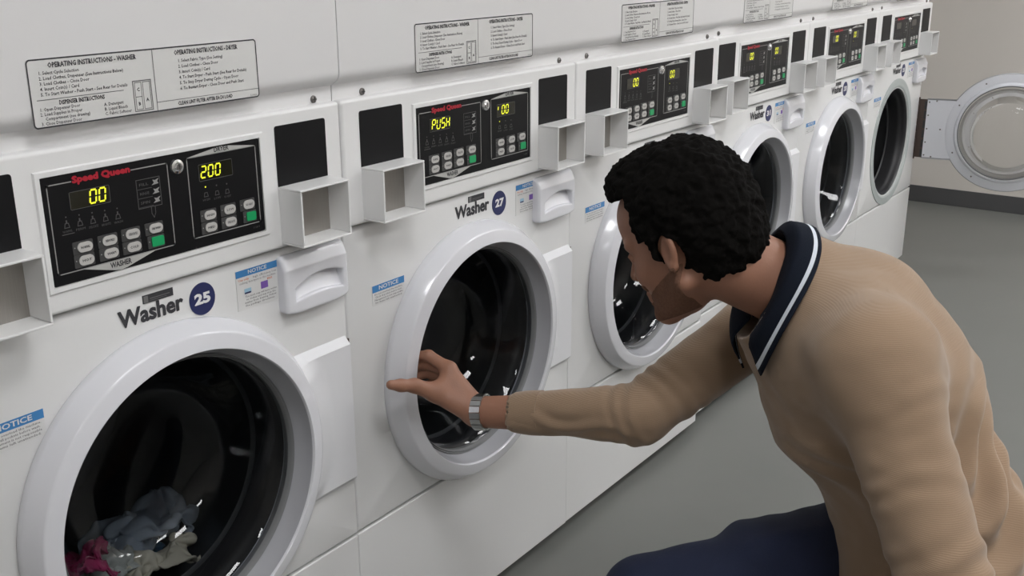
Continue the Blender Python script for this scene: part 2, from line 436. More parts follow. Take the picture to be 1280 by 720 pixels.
    b.rect(fx(195.2),fx(196.8),fz(115.5),fz(122.5),-.0187,M_dark)
    b.build('key_lock',cp)
    # push buttons
    def button(u,v,w,h,m,tx,big=False):
        b=MB()
        b.solidpoly(rrect(fx(u-w/2-6),fx(u+w/2+1.5),fz(v-h/2-2),fz(v+h/2+2),.0015),-.0131,-.0124,M_btnbk)
        b.solidpoly(rrect(fx(u-w/2),fx(u+w/2),fz(v-h/2),fz(v+h/2),(.0022 if big else h*.00048)),-.0145,-.013,m)
        if tx: put_text(b,tx,fx(u),fz(v),-.0149,.0045,M_ink,.02,width=w*.00062,res=1)
        b.disc(fx(u-w/2-3.4),fz(v+1),-.0134,.0009,M_line,8)
        return b.build('push_button',cp,smooth=0)
    for u,v,tx in ((47,42,'NORMAL'),(47,25,'HOT'),(82.5,42.5,'PERM PRESS'),(82.5,25.5,'WARM'),(117,43.5,'DELICATES'),(117,26,'COLD'),(153,43.5,'PRE WASH')):
        button(u,v,21,12.5,M_btn,tx)
    button(154,25.5,19,13,M_green,'',True)
    for u,v,tx in ((243,43,'HIGH'),(243,25.5,'MED'),(278,44,'LOW'),(278,26,'DELICATE'),(313,44.5,'NO HEAT')):
        button(u,v,20,12.5,M_btn,tx)
    button(316,26.5,17,13,M_green,'',True)
    # black coin-slide covers and the coin boxes under them
    for x0,x1 in ((.041,.144),(.551,.6535)):
        b=MB(); b.solidpoly(rrect(x0,x1,.990,1.0825,.004),-.0122,-.0105,M_black); b.build('black_cover_plate',root,smooth=0)
        b=MB(); t=.0035; f,k=-.058,-.0105; z0,z1=.9045,.9925
        b.box(x0,x1,f,k,z1-t,z1,M_band); b.box(x0,x1,f,k,z0,z0+t,M_band)
        b.box(x0,x0+t,f,k,z0+t,z1-t,M_band); b.box(x1-t,x1,f,k,z0+t,z1-t,M_band)
        cb=b.build('coin_box',root,bevel=.0012,seg=2)
        b=MB(); b.box(x0+t,x1-t,-.0145,-.011,z0+t,z1-t,M_steel); b.box(x0+.03,x0+.034,-.0152,-.0144,z0+t,z1-t,M_steel); b.build('coin_plate',cb,bevel=.0006)
    # washer front with a round opening
    b=MB(); n=96; r=.212; x0,x1,z0,z1=.0008,.6892,.338,.8935
    A=[2*PI*i/n for i in range(n)]
    for cx_,cz_ in ((x0,z0),(x1,z0),(x1,z1),(x0,z1)): A.append(math.atan2(cz_-CZ,cx_-CU)%(2*PI))
    A=sorted(set(A)); n=len(A)
    def edge(a,x0,x1,z0,z1):
        c,s_=math.cos(a),math.sin(a)
        t=min([ (x1-CU)/c if c>1e-9 else 9, (x0-CU)/c if c<-1e-9 else 9, (z1-CZ)/s_ if s_>1e-9 else 9, (z0-CZ)/s_ if s_<-1e-9 else 9 ])
        return (CU+t*c,CZ+t*s_)
    rows=[[(CU+r*math.cos(a),.05,CZ+r*math.sin(a)) for a in A],[(CU+r*math.cos(a),.0,CZ+r*math.sin(a)) for a in A]]
    for ins_,yy in ((.010,.0),(.005,.0012),(.0015,.0045),(0,.0095),(0,.03)):
        E_=[edge(a,x0,x1,z0,z1) for a in A]
        row=[]
        for (ex,ez) in E_:
            row.append((min(max(ex,x0+ins_*.35),x1-ins_*.35),yy,min(max(ez,z0+ins_*.6),z1-ins_)))
        rows.append(row)
    V=[p for r_ in rows for p in r_]
    F=[(j*n+i,(j+1)*n+i,(j+1)*n+(i+1)%n,j*n+(i+1)%n) for j in range(len(rows)-1) for i in range(n)]
    b.add(V,F,M_enamel); wf=b.build('washer_front',root,smooth=40)
    # lower service panel
    b=MB(); b.box(.0008,.6892,.0005,.03,.030,.3345,M_enamel); b.build('lower_panel',root,bevel=.0025,seg=3)
    # gasket and seat round the opening
    b=MB(); b.lathe([(.2500,-.0003),(.2490,-.0026),(.2400,-.0034),(.2340,-.0022),(.2260,-.0034),(.2170,-.0028),(.2110,.004)],CU,CZ,M_lip,96)
    b.build('door_seat',root,smooth=60)
    b=MB(); b.lathe([(.2112,.004),(.209,.008),(.204,.014),(.206,.022),(.200,.028),(.198,.040),(.200,.055),(.200,.075)],CU,CZ,M_rub,96)
    b.build('door_gasket',root,smooth=60)
    # drum
    b=MB(); b.lathe([(.193,.078),(.203,.072),(.235,.078),(.262,.090),(.262,.46),(.245,.50),(.12,.51),(.05,.49),(0,.49)],CU,CZ,M_drum,96)
    for k in range(3):
        a=2*PI*k/3+.5; c,s_=math.cos(a),math.sin(a)
        V=[]
        for yy,hh in ((.10,.0),(.13,.05),(.42,.055),(.45,0)):
            for w_,rr in ((-.030,.2615),(-.008,.2615-hh),(.008,.2615-hh),(.030,.2615)):
                V.append((CU+rr*c-w_*s_,yy,CZ+rr*s_+w_*c))
        b.add(V,[(4*j+i,4*j+i+1,4*j+5+i,4*j+4+i) for j in range(3) for i in range(3)],M_drum)
    b.build('drum',root,smooth=50)
    # dispenser drawer (shaped with its finger pocket)
    f=Field((.543,-.030,.778),(.684,.006,.892),.0013)
    FR=[(1,0,0),(0,1,0),(0,0,1)]
    g=np.meshgrid(*[f.lo[i]+f.h*np.arange(f.n[i]) for i in range(3)],indexing='ij')
    u_=g[0]-.614
    bot=.7885+5.0*np.maximum(0,np.abs(u_)-.035)**2
    slope=-.0185+np.clip((g[2]-.862)/.02,0,1)*.009
    qx=np.abs(u_)-.062; qz=np.maximum(bot-g[2]+.006,g[2]-.8775); qy=slope+.006-g[1]
    dd=np.sqrt(np.maximum(qx,0)**2+np.maximum(qz,0)**2+np.maximum(qy,0)**2)+np.minimum(np.maximum(np.maximum(qx,qz),qy),0)-.006
    f.d=dd.astype(np.float32)
    # pocket: arched top, scooped floor
    px=np.abs(g[0]-.617)-.051; top=.846-4.5*(g[0]-.625)**2; pz=np.maximum(.811-g[2]-2.0*((g[0]-.617)**2-.0026),g[2]-top)
    pk=np.maximum(np.maximum(px,pz),g[1]-.0015+(.846-g[2])*.42)
    hh=np.clip(.5-.5*(f.d+pk)/.004,0,1); f.d=(f.d*(1-hh)-pk*hh+.004*hh*(1-hh)).astype(np.float32)
    V,Q=f.mesh(); mesh_np('dispenser_drawer',V,Q,M_plast,root,smooth_it=4)
    # door, modelled about its hinge axis
    HX=.684
    b=MB(); b.lathe([(.2570,-.0004),(.2580,-.003),(.2580,-.012),(.2570,-.0145),(.2440,-.0360),(.2425,-.0378),(.2400,-.0385),(.2225,-.0435),(.2195,-.0440),(.2182,-.0425),(.2174,-.0400)],CU-HX,CZ,M_plast,128)
    b.lathe([(.2174,-.0400),(.2085,-.0110),(.2070,-.0090),(.2055,-.0090)],CU-HX,CZ,M_bezel,128)
    d=b.build('door',root,smooth=40,loc=(HX,0,0))
    # inside face of the door with its screws
    b=MB(); b.lathe([(.2055,-.0090),(.2050,.008),(.2052,.0135),(.2060,.0155),(.2130,.0135),(.2170,.005),(.2190,.0016),(.2520,.0010),(.2553,-.0004)],CU-HX,CZ,M_plastin,128)
    ip=b.build('inner_ring',d,smooth=40)
    def scr(x,z,y):
        b=MB(); b.lathe([(0,y),(.0028,y),(.0036,y-.0018)],x,z,M_screw,12); b.build('screw',d)
    for a in (152,205,118,238,62,15,-15,-60): scr(CU-HX+.236*math.cos(math.radians(180-a)),CZ+.236*math.sin(math.radians(180-a)),.0034)
    for x,z in ((-.012,.118),(-.012,.06),(-.012,0),(-.012,-.06),(-.012,-.118),(-.042,.124),(-.042,-.124),(-.068,0.0)):
        scr(x,CZ+z,.0052)
    # seal ring, black front mask ring and glass bowl
    b=MB(); b.lathe([(.2060,-.0090),(.2048,-.0125),(.2032,-.0095),(.2015,-.0120),(.2000,-.0090),(.2000,.006),(.2050,.006)],CU-HX,CZ,M_seal,128); b.build('window_seal',d,smooth=40)
    b=MB(); bp=[(.2010,-.003),(.196,.000),(.188,.012),(.172,.045),(.156,.080),(.146,.100),(.130,.114),(.110,.121),(.07,.126),(.03,.128),(0,.1285)]
    b.lathe(bp,CU-HX,CZ,M_glass,96); b.build('door_glass',d,smooth=60)
    # hinge plate, swelling up into the ring
    hz=.135; nu,nz=64,84; ua,ub=.515-HX,-.001; b=MB(); V=[]; F=[]
    ss=lambda t:(lambda q:q*q*(3-2*q))(min(1,max(0,t)))
    def yh(u,z):
        r=math.hypot(u-(CU-HX),z)
        dv=hz-abs(z); dr_=ub-u
        e=min(1,dv/.0128); e2=1
        return -(.0115*max(0,e)*e2 + .0245*ss((.300-r)/.072)*ss((dv+.004)/.045))
    us=[ua+(ub-ua)*(i/nu) for i in range(nu+1)]; zs=[-hz+2*hz*j/nz for j in range(nz+1)]
    zs=[-hz,-hz+.0128]+[z for z in zs if abs(z)<hz-.0135]+[hz-.0128,hz]
    idx={}
    for i,u in enumerate(us):
        for j,z in enumerate(zs): idx[i,j]=len(V); V.append((u,yh(u,z),CZ+z))
    for i in range(len(us)-1):
        for j in range(len(zs)-1):
            um,zm=(us[i]+us[i+1])/2,(zs[j]+zs[j+1])/2
            if math.hypot(um-(CU-HX),zm)>.229: F.append((idx[i,j],idx[i+1,j],idx[i+1,j+1],idx[i,j+1]))
    V0=len(V); J=len(zs)
    for j,z in enumerate(zs): V.append((ub,.002,CZ+z))
    for j in range(J-1): F.append((idx[len(us)-1,j],V0+j,V0+j+1,idx[len(us)-1,j+1]))
    b.add(V,F,M_hplate); hp_=b.build('hinge_plate',d,smooth=28)
    b=MB(); b.solidpoly([(x,z) for x,z in ([(CU-HX+.2545*math.cos(a_),CZ+.2545*math.sin(a_)) for a_ in [math.asin(.128/.2545)*(1-2*i/12) for i in range(13)]]+[(-.004,CZ-.128),(-.004,CZ+.128)])],.0022,.0034,M_plastin)
    ipl=b.build('inner_plate',d,smooth=0)
    b=MB()
    for i in range(9):
        z=CZ-.13+.26*i/9; b.box(-.004,.0045,-.004,.012,z+.001,z+.26/9-.001,M_brown)
    b.build('hinge',root,loc=(HX,0,0))
    return root
def sub(o,name):
    for c in o.children:
        if c.name.split('.')[0]==name: return c

def stickers(root,num,du,duq,dun):
    # name lettering
    b=MB(); put_text(b,'Washer',.319+du,.8605,-.0008,.026,M_ink,.02,width=.104,height=.0235,res=3,heavy=.0006)
    b.build('washer_lettering',root,smooth=0)
    b=MB(); b.solidpoly([(.404+du+.0225*math.cos(2*PI*i/48),.856+.0238*math.sin(2*PI*i/48)) for i in range(48)],-.0010,-.0001,M_navy)
    if num: put_text(b,num,.404+du,.856,-.0015,.022,M_white,.045,width=.028,height=.0165,res=3)
    b.build('number_badge',root,smooth=0)
    b=MB(); x=.307+du
    b.solidpoly([(x,.8745),(x+.049,.8745),(x+.049,.8860),(x,.8860)],-.0012,-.0001,M_ink)
    b.rect(x+.001,x+.008,.8755,.885,-.0016,M_ink2); b.rect(x+.011,x+.043,.8795,.8805,-.0016,M_ink2); b.rect(x+.011,x+.038,.877,.8776,-.0016,M_ink2)
    b.build('maker_plate',root,smooth=0)
    b=MB(); x=.466+duq; w=.082; z1=.8795; z0=.818; y=-.0008
    b.solidpoly([(x,z0),(x+w,z0),(x+w,z1),(x,z1)],y,-.0001,M_paper); y-=.0003
    b.rect(x,x+w,z1-.0105,z1,y,M_blue); put_text(b,'NOTICE',x+w/2,z1-.0052,y-.0003,.008,M_paper,.02,width=.036)
    put_text(b,'Use only',x+.014,z1-.0150,y,.005,M_orng,.02,width=.020,res=1)
    put_text(b,'high efficiency low',x+.055,z1-.0150,y,.005,M_ink2,0,width=.046,res=1)
    put_text(b,'sudsing detergent in this machine',x+w/2,z1-.0200,y,.005,M_ink2,0,width=.07,res=1)
    b.solidpoly(rrect(x+.014,x+.027,.842,.850,.001),y-.0002,y,M_ltblue); b.rect(x+.014,x+.026,.842,.8445,y-.0004,M_navy)
    b.rect(x+.046,x+.060,.842,.853,y,M_purp); put_text(b,'MAX',x+.064,.855,y,.005,M_orng,.02,width=.010,res=1)
    for i in range(4): put_text(b,['Too much soap will leave residue','on clothes and may stop the','washer from draining. Follow','the package directions.'][i],x+.046-.001*i,.8375-i*.0046,y,.0042,M_ink2,.01,width=.062-.004*(i%2),res=1)
    b.build('notice_sticker',root,smooth=0)
    b=MB(); x=.064+dun; w=.082; z1=.7815; y=-.0008
    b.solidpoly([(x,z1-.036),(x+w,z1-.036),(x+w,z1),(x,z1)],y,-.0001,M_paper); y-=.0003
    b.rect(x,x+w,z1-.0125,z1,y,M_blue); put_text(b,'NOTICE',x+w/2,z1-.0062,y-.0003,.010,M_paper,.02,width=.05)
    for i in range(4): put_text(b,['Do not overload the machine.','Check all pockets before wash.','Management is not responsible','for items left unattended.'][i],x+w/2,z1-.0165-i*.0050,y,.0045,M_ink2,.01,width=.072-.003*(i%2),res=1)
    b.build('door_notice_sticker',root,smooth=0)

proto=make_machine()
DY=[-.013,-.012,-.010,.010,.012,.013]
info=[('25','00','200',0,0,0,'white stacked washer dryer numbered 25, nearest the camera, laundry in its drum'),
 ('27','PUSH','i00',.027,.021,0,'white stacked washer dryer numbered 27 whose door the man is holding'),
 ('29','00','00',.02,.01,0,'white stacked washer dryer right behind the kneeling man\'s face, third from the left'),
 ('31','00','00',.028,.012,0,'white stacked washer dryer partly hidden by dark hair, fourth from the left'),
 ('33','00','00',.010,.005,0,'closed white stacked washer dryer between the man\'s collar and the open-doored machine'),
 ('35','','',0.0,.002,0,'white stacked washer dryer at the far end of the row with its door wide open')]
machines=[]
for k in range(6):
    o=proto if k==0 else dup(proto)
    o.location=(X0+k*P,DY[k],0); machines.append(o)
for k,o in enumerate(machines):
    num,d1,d2,du,duq,dun,lab=info[k]
    stickers(o,num,du,duq,dun)
    cp=sub(o,'control_panel')
    if d1: make_digits(cp,d1,fx(62 if len(d1)==2 else 41),fz(94.5),-.0134)
    if d2: make_digits(cp,d2,fx(231+3 if len(d2)==3 else 240),fz(96.5),-.0134,.0078,.0155,.0045)
    tag(o,lab,'washing machine','stacked washer dryers in a row')
# the last machine's door stands open; its bowl is seen against the wall
dr=sub(machines[5],'door'); dr.rotation_euler=(0,0,math.radians(101)); dr.location=(.688,-.030,.045); dr.scale=(.94,.94,.94)
g=sub(dr,'door_glass'); g.data=g.data.copy(); g.data.materials.clear(); g.data.materials.append(M_glassc)
hg=sub(machines[5],'hinge'); hg.location.z=.010
b=MB(); b.box(.0,.003,-.034,.0,CZ-.122,CZ+.122,M_brown)
for i in range(6): z=CZ-.118+i*.04; b.box(-.0006,.001,-.034,-.024,z,z+.032,M_dark)
b.build('hinge_leaf',machines[5],loc=(.6855,0,.010))

# laundry in the first drum
def garment(name,label,c,size,m,seed,stretch=(1,1,1),n=44,amp=.5):
    V=[];F=[]
    for i in range(n+1):
        for j in range(n+1):
            a,b_=(i/n-.5)*2,(j/n-.5)*2
            p=Vector((a*size*stretch[0],b_*size*.8*stretch[1],0))
            q=Vector((a*1.6+seed*7.1,b_*1.6-seed*3.3,seed))
            d=noise.noise_vector(q)*size*amp+noise.noise_vector(q*2.7)*size*amp*.35
            r2=min(1,a*a*.5+b_*b_*.5)
            V.append((c[0]+p.x+d.x, c[1]+p.y+d.y, c[2]+(1-r2)*size*.45*stretch[2]+d.z*1.1))
    V2=[]
    for x,y,z in V:   # keep the cloth inside the drum wall
        dx,dz=x-(X0+CU),z-CZ; r=math.hypot(dx,dz)
        if r>.245: x,z=X0+CU+dx*.245/r,CZ+dz*.245/r
        r=math.hypot(x-(X0+CU),z-CZ)
        bowl=np.interp(r,[0,.11,.13,.146,.172,.188,.19],[.13,.123,.116,.103,.05,.03,.095])
        y=min(max(y,bowl+.006),.45)
        V2.append((x,y,z))
    for i in range(n):
        for j in range(n):
            a=i*(n+1)+j; F.append((a,a+1,a+n+2,a+n+1))
    me=bpy.data.meshes.new(name); me.from_pydata(V2,[],F); me.materials.append(m); me.shade_smooth()
    o=bpy.data.objects.new(name,me); COL.objects.link(o)
    s=o.modifiers.new('Solid','SOLIDIFY'); s.thickness=.003
    tag(o,label,'clothing')
    return o
gx=X0+CU
M_mag=mat('cloth_magenta',(.42,.03,.13),.9,bump=.3,var=.1,sheen=.2); M_grey=mat('cloth_grey',(.52,.54,.5),.9,bump=.3,var=.1)
M_pale=mat('cloth_pale_blue',(.45,.52,.60),.9,bump=.3,var=.1); M_teal=mat('cloth_blue',(.03,.12,.24),.9,bump=.3,var=.1)
M_crm=mat('cloth_cream',(.6,.56,.45),.9,bump=.3,var=.1)
garment('garment','magenta cloth at the left of the laundry in the nearest drum',(gx-.110,.12,CZ-.145),.060,M_mag,1.3,(1,.8,1.2))
garment('garment','twisted grey cloth in the nearest drum beside the magenta one',(gx-.050,.15,CZ-.185),.055,M_grey,2.7,(1,.7,1.4))
garment('garment','pale blue crumpled shirt on the right of the laundry pile',(gx+.085,.22,CZ-.205),.080,M_pale,4.1,(1.1,.8,1.2))
garment('garment','cream crumpled cloth in the middle of the laundry pile',(gx+.035,.14,CZ-.205),.055,M_crm,5.5,(1.2,.8,1))
garment('garment','dark blue cloth at the bottom of the laundry pile',(gx+.03,.24,CZ-.245),.055,M_teal,6.2,(1.3,.8,1))
# ------------------------------------------------------------------ the kneeling man
A_=np.array
def nrm(v): v=A_(v,float); return v/np.linalg.norm(v)
UPV=A_([0,0,1.])
FWD=nrm([-.654,.756,0]); LFT=nrm([-.756,-.654,0])
PEL=A_([1.225,-.915,.415]); NECK=A_([1.217,-.668,.838])
LSH=A_([1.065,-.841,.812]); RSH=A_([1.405,-.565,.722])
SAX=nrm(LSH-RSH)
LEL=A_([.957,-.998,.548]); LWR=A_([1.01,-.85,.335])
REL=A_([1.157,-.446,.598]); RWR=A_([1.085,-.165,.556])
HIPL=PEL+LFT*.095; HIPR=PEL-LFT*.095
KNL=HIPL+FWD*.24-UPV*.345; ANL=KNL-FWD*.39-UPV*.005; TOL=ANL-FWD*.05-UPV*.03
KNR=A_([1.035,-.535,.350]); ANR=A_([1.175,-.735,.105]); TOR=ANR+FWD*.16-UPV*.065
CHE=A_([1.235,-.775,.70]); UPC=A_([1.222,-.72,.765]); WAI=A_([1.235,-.86,.555])
# head frame
yaw=math.radians(37); fh=math.cos(yaw)*A_([-.582,.813,0])+math.sin(yaw)*A_([.813,.582,0]); pit=math.radians(27)
HF=nrm(math.cos(pit)*fh-math.sin(pit)*UPV); HL=nrm(np.cross(UPV,HF)); HU=np.cross(HF,HL)
roll=math.radians(0)
HO=A_([1.152,-.521,.911])
HFR=A_([HF,HL,HU])
def hp(a,b,c): return HO+HF*a+HL*b+HU*c
SKIN=mat('skin',(.32,.158,.102),.5,bump=.15,bscale=300,var=.08,vscale=30,spec=.4)
HAIR=mat('dark_hair',(.0045,.004,.0035),.9,bump=.5,bscale=400,var=.3,vscale=80,spec=.08)
BEARD=mat('beard_stubble',(.175,.090,.059),.8,bump=.8,bscale=500,var=.35,vscale=250,spec=.2)
NAVY=mat('collar_navy',(.007,.010,.018),.9,bump=.3,bscale=500,var=.1,spec=.15)
WHITE=mat('collar_stripe',(.62,.66,.72),.8,bump=.3,bscale=500,var=.03)
JEAN=mat('dark_blue_denim',(.008,.014,.042),.85,bump=.6,bscale=500,var=.25,vscale=14)
SHOE=mat('shoe_leather',(.03,.025,.022),.5,bump=.2,var=.1)
WATCH=mat('watch_steel',(.46,.47,.47),.3,1.0,var=.06,vscale=60)
WATCHL=mat('watch_polished',(.8,.8,.8),.12,1.0,var=.02)
def knit():
    m=mat('tan_knit',(.30,.208,.137),.92,sheen=.25,spec=.2,var=.05,vscale=4)
    nt=m.node_tree; n=nt.nodes; l=nt.links; b=n['Principled BSDF']
    tc=n.new('ShaderNodeTexCoord'); w=n.new('ShaderNodeTexWave'); w.bands_direction='Z'; w.inputs['Scale'].default_value=150; w.inputs['Distortion'].default_value=.6; w.inputs['Detail'].default_value=1
    l.new(tc.outputs['Object'],w.inputs['Vector'])
    nz=n.new('ShaderNodeTexNoise'); nz.inputs['Scale'].default_value=500
    l.new(tc.outputs['Object'],nz.inputs['Vector'])
    ad=n.new('ShaderNodeMath'); ad.operation='ADD'; l.new(w.outputs['Fac'],ad.inputs[0]); l.new(nz.outputs['Fac'],ad.inputs[1])
    bp=n.new('ShaderNodeBump'); bp.inputs['Strength'].default_value=.22; bp.inputs['Distance'].default_value=.0012
    l.new(ad.outputs[0],bp.inputs['Height']); l.new(bp.outputs['Normal'],b.inputs['Normal'])
    return m
KNIT=knit()

def head(F):
    F.ell(hp(-.008,0,.035),(.100,.074,.088),HFR,.01)
    F.ball(hp(.044,0,.050),.053,.02)
    F.ell(hp(.030,0,-.010),(.062,.058,.085),HFR,.02)
    F.ell(hp(.040,0,-.060),(.048,.043,.052),HFR,.02)
    for s in(-1,1):
        F.cap(hp(.000,s*.056,-.058),hp(.062,s*.022,-.098),.016,.015,.02)
        F.ball(hp(.062,s*.034,-.030),.022,.02)               # cheek
        F.cap(hp(.084,s*.014,.024),hp(.070,s*.050,.020),.009,.008,.012)   # brow
        F.ball(hp(.089,s*.031,.002),.0125,.008,'sub')        # socket
        F.ball(hp(.0775,s*.031,.000),.0118,.003); F.cap(hp(.087,s*.022,.0065),hp(.082,s*.042,.0045),.0042,.0038,.003)
        # ear
        e=hp(-.008,s*.078,-.008)
        ef=A_([HF*.9-HL*s*.35+HU*.15, HL*s*.9+HF*.35, HU]); ef=A_([nrm(v) for v in ef])
        F.ell(e,(.0165,.0065,.027),ef,.006)
        F.ell(e+ef[1]*.006+ef[0]*.001+HU*.004,(.0095,.005,.0165),ef,.003,'sub')
        F.ball(e-HU*.022+ef[1]*.001,.0075,.005)
    F.cap(hp(.090,0,.012),hp(.112,0,-.028),.007,.0095,.010)  # nose
    for s in(-1,1): F.ball(hp(.102,s*.010,-.031),.008,.006)
    F.cap(hp(.089,-.017,-.060),hp(.089,.017,-.060),.006,.006,.004)
    F.cap(hp(.096,0,-.0575),hp(.096,0,-.0575),.007,.007,.006)
    F.cap(hp(.088,-.014,-.070),hp(.088,.014,-.070),.0075,.0075,.005)
    F.cap(hp(.108,-.02,-.065),hp(.108,.02,-.065),.010,.010,.002,'sub') if False else None
    F.cap(hp(.076,-.012,-.098),hp(.076,.012,-.098),.017,.017,.015)    # chin
    # neck
    F.ecap(hp(-.030,0,-.035),NECK+nrm(NECK-hp(-.03,0,-.03))*.02,HL,.056,.060,SAX,.062,.060,.02)

def finger(F,pts,r):
    for i in range(len(pts)-1): F.cap(pts[i],pts[i+1],r[i],r[i+1],.004)
def hand_right(F):
    W=RWR
    idx=[A_(v) for v in ([1.087,-.103,.622],[1.078,-.064,.641],[1.073,-.034,.634],[1.071,-.014,.618])]
    mid=[A_(v) for v in ([1.098,-.092,.612],[1.083,-.052,.622],[1.072,-.028,.612],[1.069,-.010,.597])]
    rin=[A_(v) for v in ([1.108,-.088,.596],[1.088,-.048,.602],[1.073,-.028,.592],[1.069,-.010,.579])]
    pin=[A_(v) for v in ([1.112,-.092,.578],[1.095,-.058,.580],[1.080,-.038,.572],[1.072,-.022,.562])]
    for q,r0 in ((idx,.0105),(mid,.0105),(rin,.0098),(pin,.0088)):
        finger(F,q,(r0+.0008,r0,r0-.001,r0-.002))
        F.cap(W+(q[0]-W)*.12,q[0],.0155,r0+.002,.010)
    th=[W+A_([-.012,.012,.006]),A_([1.045,-.105,.592]),A_([1.012,-.086,.612]),A_([.985,-.079,.620]),A_([.966,-.074,.6265])]
    for i,(a,b) in enumerate(zip((.019,.0165,.0118,.0100),(.0165,.0118,.0100,.0085))): F.cap(th[i],th[i+1],a,b,.008)
    F.cap(W,A_([1.078,-.118,.594]),.020,.019,.015)
    F.cap(idx[0]-A_([0,0,.004]),A_([1.052,-.108,.596]),.0095,.013,.012)   # web of the thumb
def hand_left(F):
    W=LWR; d=nrm(A_([.02,.07,-.09])); s=nrm(np.cross(d,[0.2,0,1]))
    for i,(o,L,r0) in enumerate(((-.030,.085,.0100),(-.010,.094,.0102),(.010,.088,.0098),(.029,.070,.0088))):
        k=W+d*.088+s*o; a=k+d*L*.45+FWD*.010; b=a+d*L*.32-UPV*.006; c=b+d*L*.22-UPV*.010
        F.cap(W+s*o*.4,k,.016,r0+.002,.010); finger(F,[k,a,b,c],(r0+.001,r0,r0-.001,r0-.0018))
    t=W+d*.03-s*.02
    F.cap(t,t+d*.035-s*.028,.015,.012,.008); F.cap(t+d*.035-s*.028,t+d*.07-s*.038,.012,.0095,.006)

H_=.0032
F=Field((.87,-1.30,0),(1.56,.03,1.15),H_)
# trunk and limbs under the clothes
F.ecap(PEL,WAI,LFT,.150,.100,LFT,.125,.090,.03); F.ecap(WAI,CHE,LFT,.125,.090,SAX,.150,.105,.03); F.ecap(CHE,UPC,SAX,.150,.105,SAX,.130,.075,.03)
F.cap(UPC,NECK,.06,.052,.03)
for a in (LSH,RSH): F.cap(UPC+(a-UPC)*.55,a,.05,.048,.03)
F.cap(LSH,LEL,.045,.035,.02); F.cap(LEL,LWR,.036,.024,.02); F.cap(RSH,REL,.045,.035,.02); F.cap(REL,RWR,.036,.0245,.02)
F.cap(HIPL,KNL,.068,.048,.02); F.cap(KNL,ANL,.045,.032,.02); F.cap(HIPR,KNR,.068,.048,.02); F.cap(KNR,ANR,.045,.032,.02)
F.cap(ANL,TOL,.030,.024,.02); F.cap(ANR,TOR,.030,.024,.02)
hand_right(F); hand_left(F)
F.cap(REL+(RWR-REL)*.6,RWR,.029,.0245,.01)
head(F)
V,Q=F.mesh()
person=mesh_np('person',V,Q,SKIN,None,smooth_it=2)
tag(person,'kneeling man in a tan sweater with dark curly hair, one hand on a washer door','person')

# eyes
for s in(-1,1):
    f=Field(hp(.079,s*.031,0)-.016,hp(.079,s*.031,0)+.016,.0016); f.ball(hp(.0765,s*.031,0),.0112,0)
    V,Q=f.mesh(); eo=mesh_np('eye',V,Q,mat('eye_white',(.6,.58,.55),.2,var=.02),person)
    bb=MB(); c=hp(.0772,s*.031,0)
    V=[tuple(c+HF*.0119+ (HL*math.cos(t)+HU*math.sin(t))*.0052) for t in [2*PI*i/20 for i in range(20)]]+[tuple(c+HF*.0128)]
    bb.add(V,[(i,(i+1)%20,20) for i in range(20)],mat('iris_brown',(.03,.015,.01),.2,var=.1)); bb.build('iris',eo)

# beard: thin shell over the jaw
def local(F):
    g=np.meshgrid(*[F.lo[i]+F.h*np.arange(F.n[i]) for i in range(3)],indexing='ij')
    P=[g[i]-HO[i] for i in range(3)]
    return [sum(P[i]*ax[i] for i in range(3)).astype(np.float32) for ax in (HF,HL,HU)]
lo,hi=HO-.17,HO+.17
fb=Field(lo,hi,.0022); head(fb); a,b_,c=local(fb)
jaw=np.maximum.reduce([c+.030+.10*np.maximum(a-.03,0)*0, -.105+0*a-c, -(a+.012+ (c+.03)*.35)])
mous=np.maximum.reduce([np.abs(c+.049)-.006, .07-a])
lips=np.sqrt((a-.093)**2+(c+.064)**2)-.012; lips=np.maximum(lips,np.abs(b_)-.022)
m_=np.minimum(np.maximum(jaw, c+.030+np.maximum(0,(a-.005))*.45), mous)
m_=np.maximum(m_,-lips)
fb.d=np.maximum(fb.d-.0016,m_).astype(np.float32)
V,Q=fb.mesh(); mesh_np('beard',V,Q,BEARD,person,smooth_it=1)

# hair: thick short curls
fhair=Field(lo-.02,hi+.03,.0024); a,b_,c=local(fhair)
fhair.ell(hp(-.016,0,.048),(.109,.088,.103),HFR,.0)
fhair.ell(hp(-.050,0,-.010),(.073,.069,.078),HFR,.03)
fhair.ell(hp(.044,0,.108),(.050,.058,.040),HFR,.03)
for s in(-1,1): fhair.cap(hp(.014,s*.070,.02),hp(.018,s*.068,-.030),.013,.008,.012)     # sideburn
face=np.minimum(.052+ .012*0*a -a , 9)     # keep the forehead and face clear
front=np.maximum(c-.086,-9)
cut=np.maximum(.050+np.maximum(0,(.03-c))*-.25 - a, c-.088)   # region removed: a>.05 and c<.088
rem=np.maximum(-(a-.040), c-.092)
rem2=np.maximum.reduce([-(a-.022), c-.020, -(np.abs(b_)-.0)])   # temple and cheek ahead of the sideburn
ear=np.sqrt(((a+.006)/.021)**2+((c+.010)/.028)**2)-1; ear=np.maximum(ear*.026,.050-np.abs(b_))
nape=np.maximum(c+.070+(a+.05)*.35, -9)*-1  # below nape line
low=np.maximum(-(c+.036), 0)*0
lowcut=-(c+.062-(a+.04)*.30)                # removed where below a slanted nape line
sideb=np.maximum.reduce([a-.034, -(a-.002), -(c+.040), .055-np.abs(b_)])
keep=fhair.d
for r_ in (rem,rem2,ear): keep=np.maximum(keep,-r_)
keep=np.maximum(keep,-(c+.074)+np.maximum(0,a+.035)*1.1)
n1=np.random.default_rng(3)
fhair.d=keep.astype(np.float32)
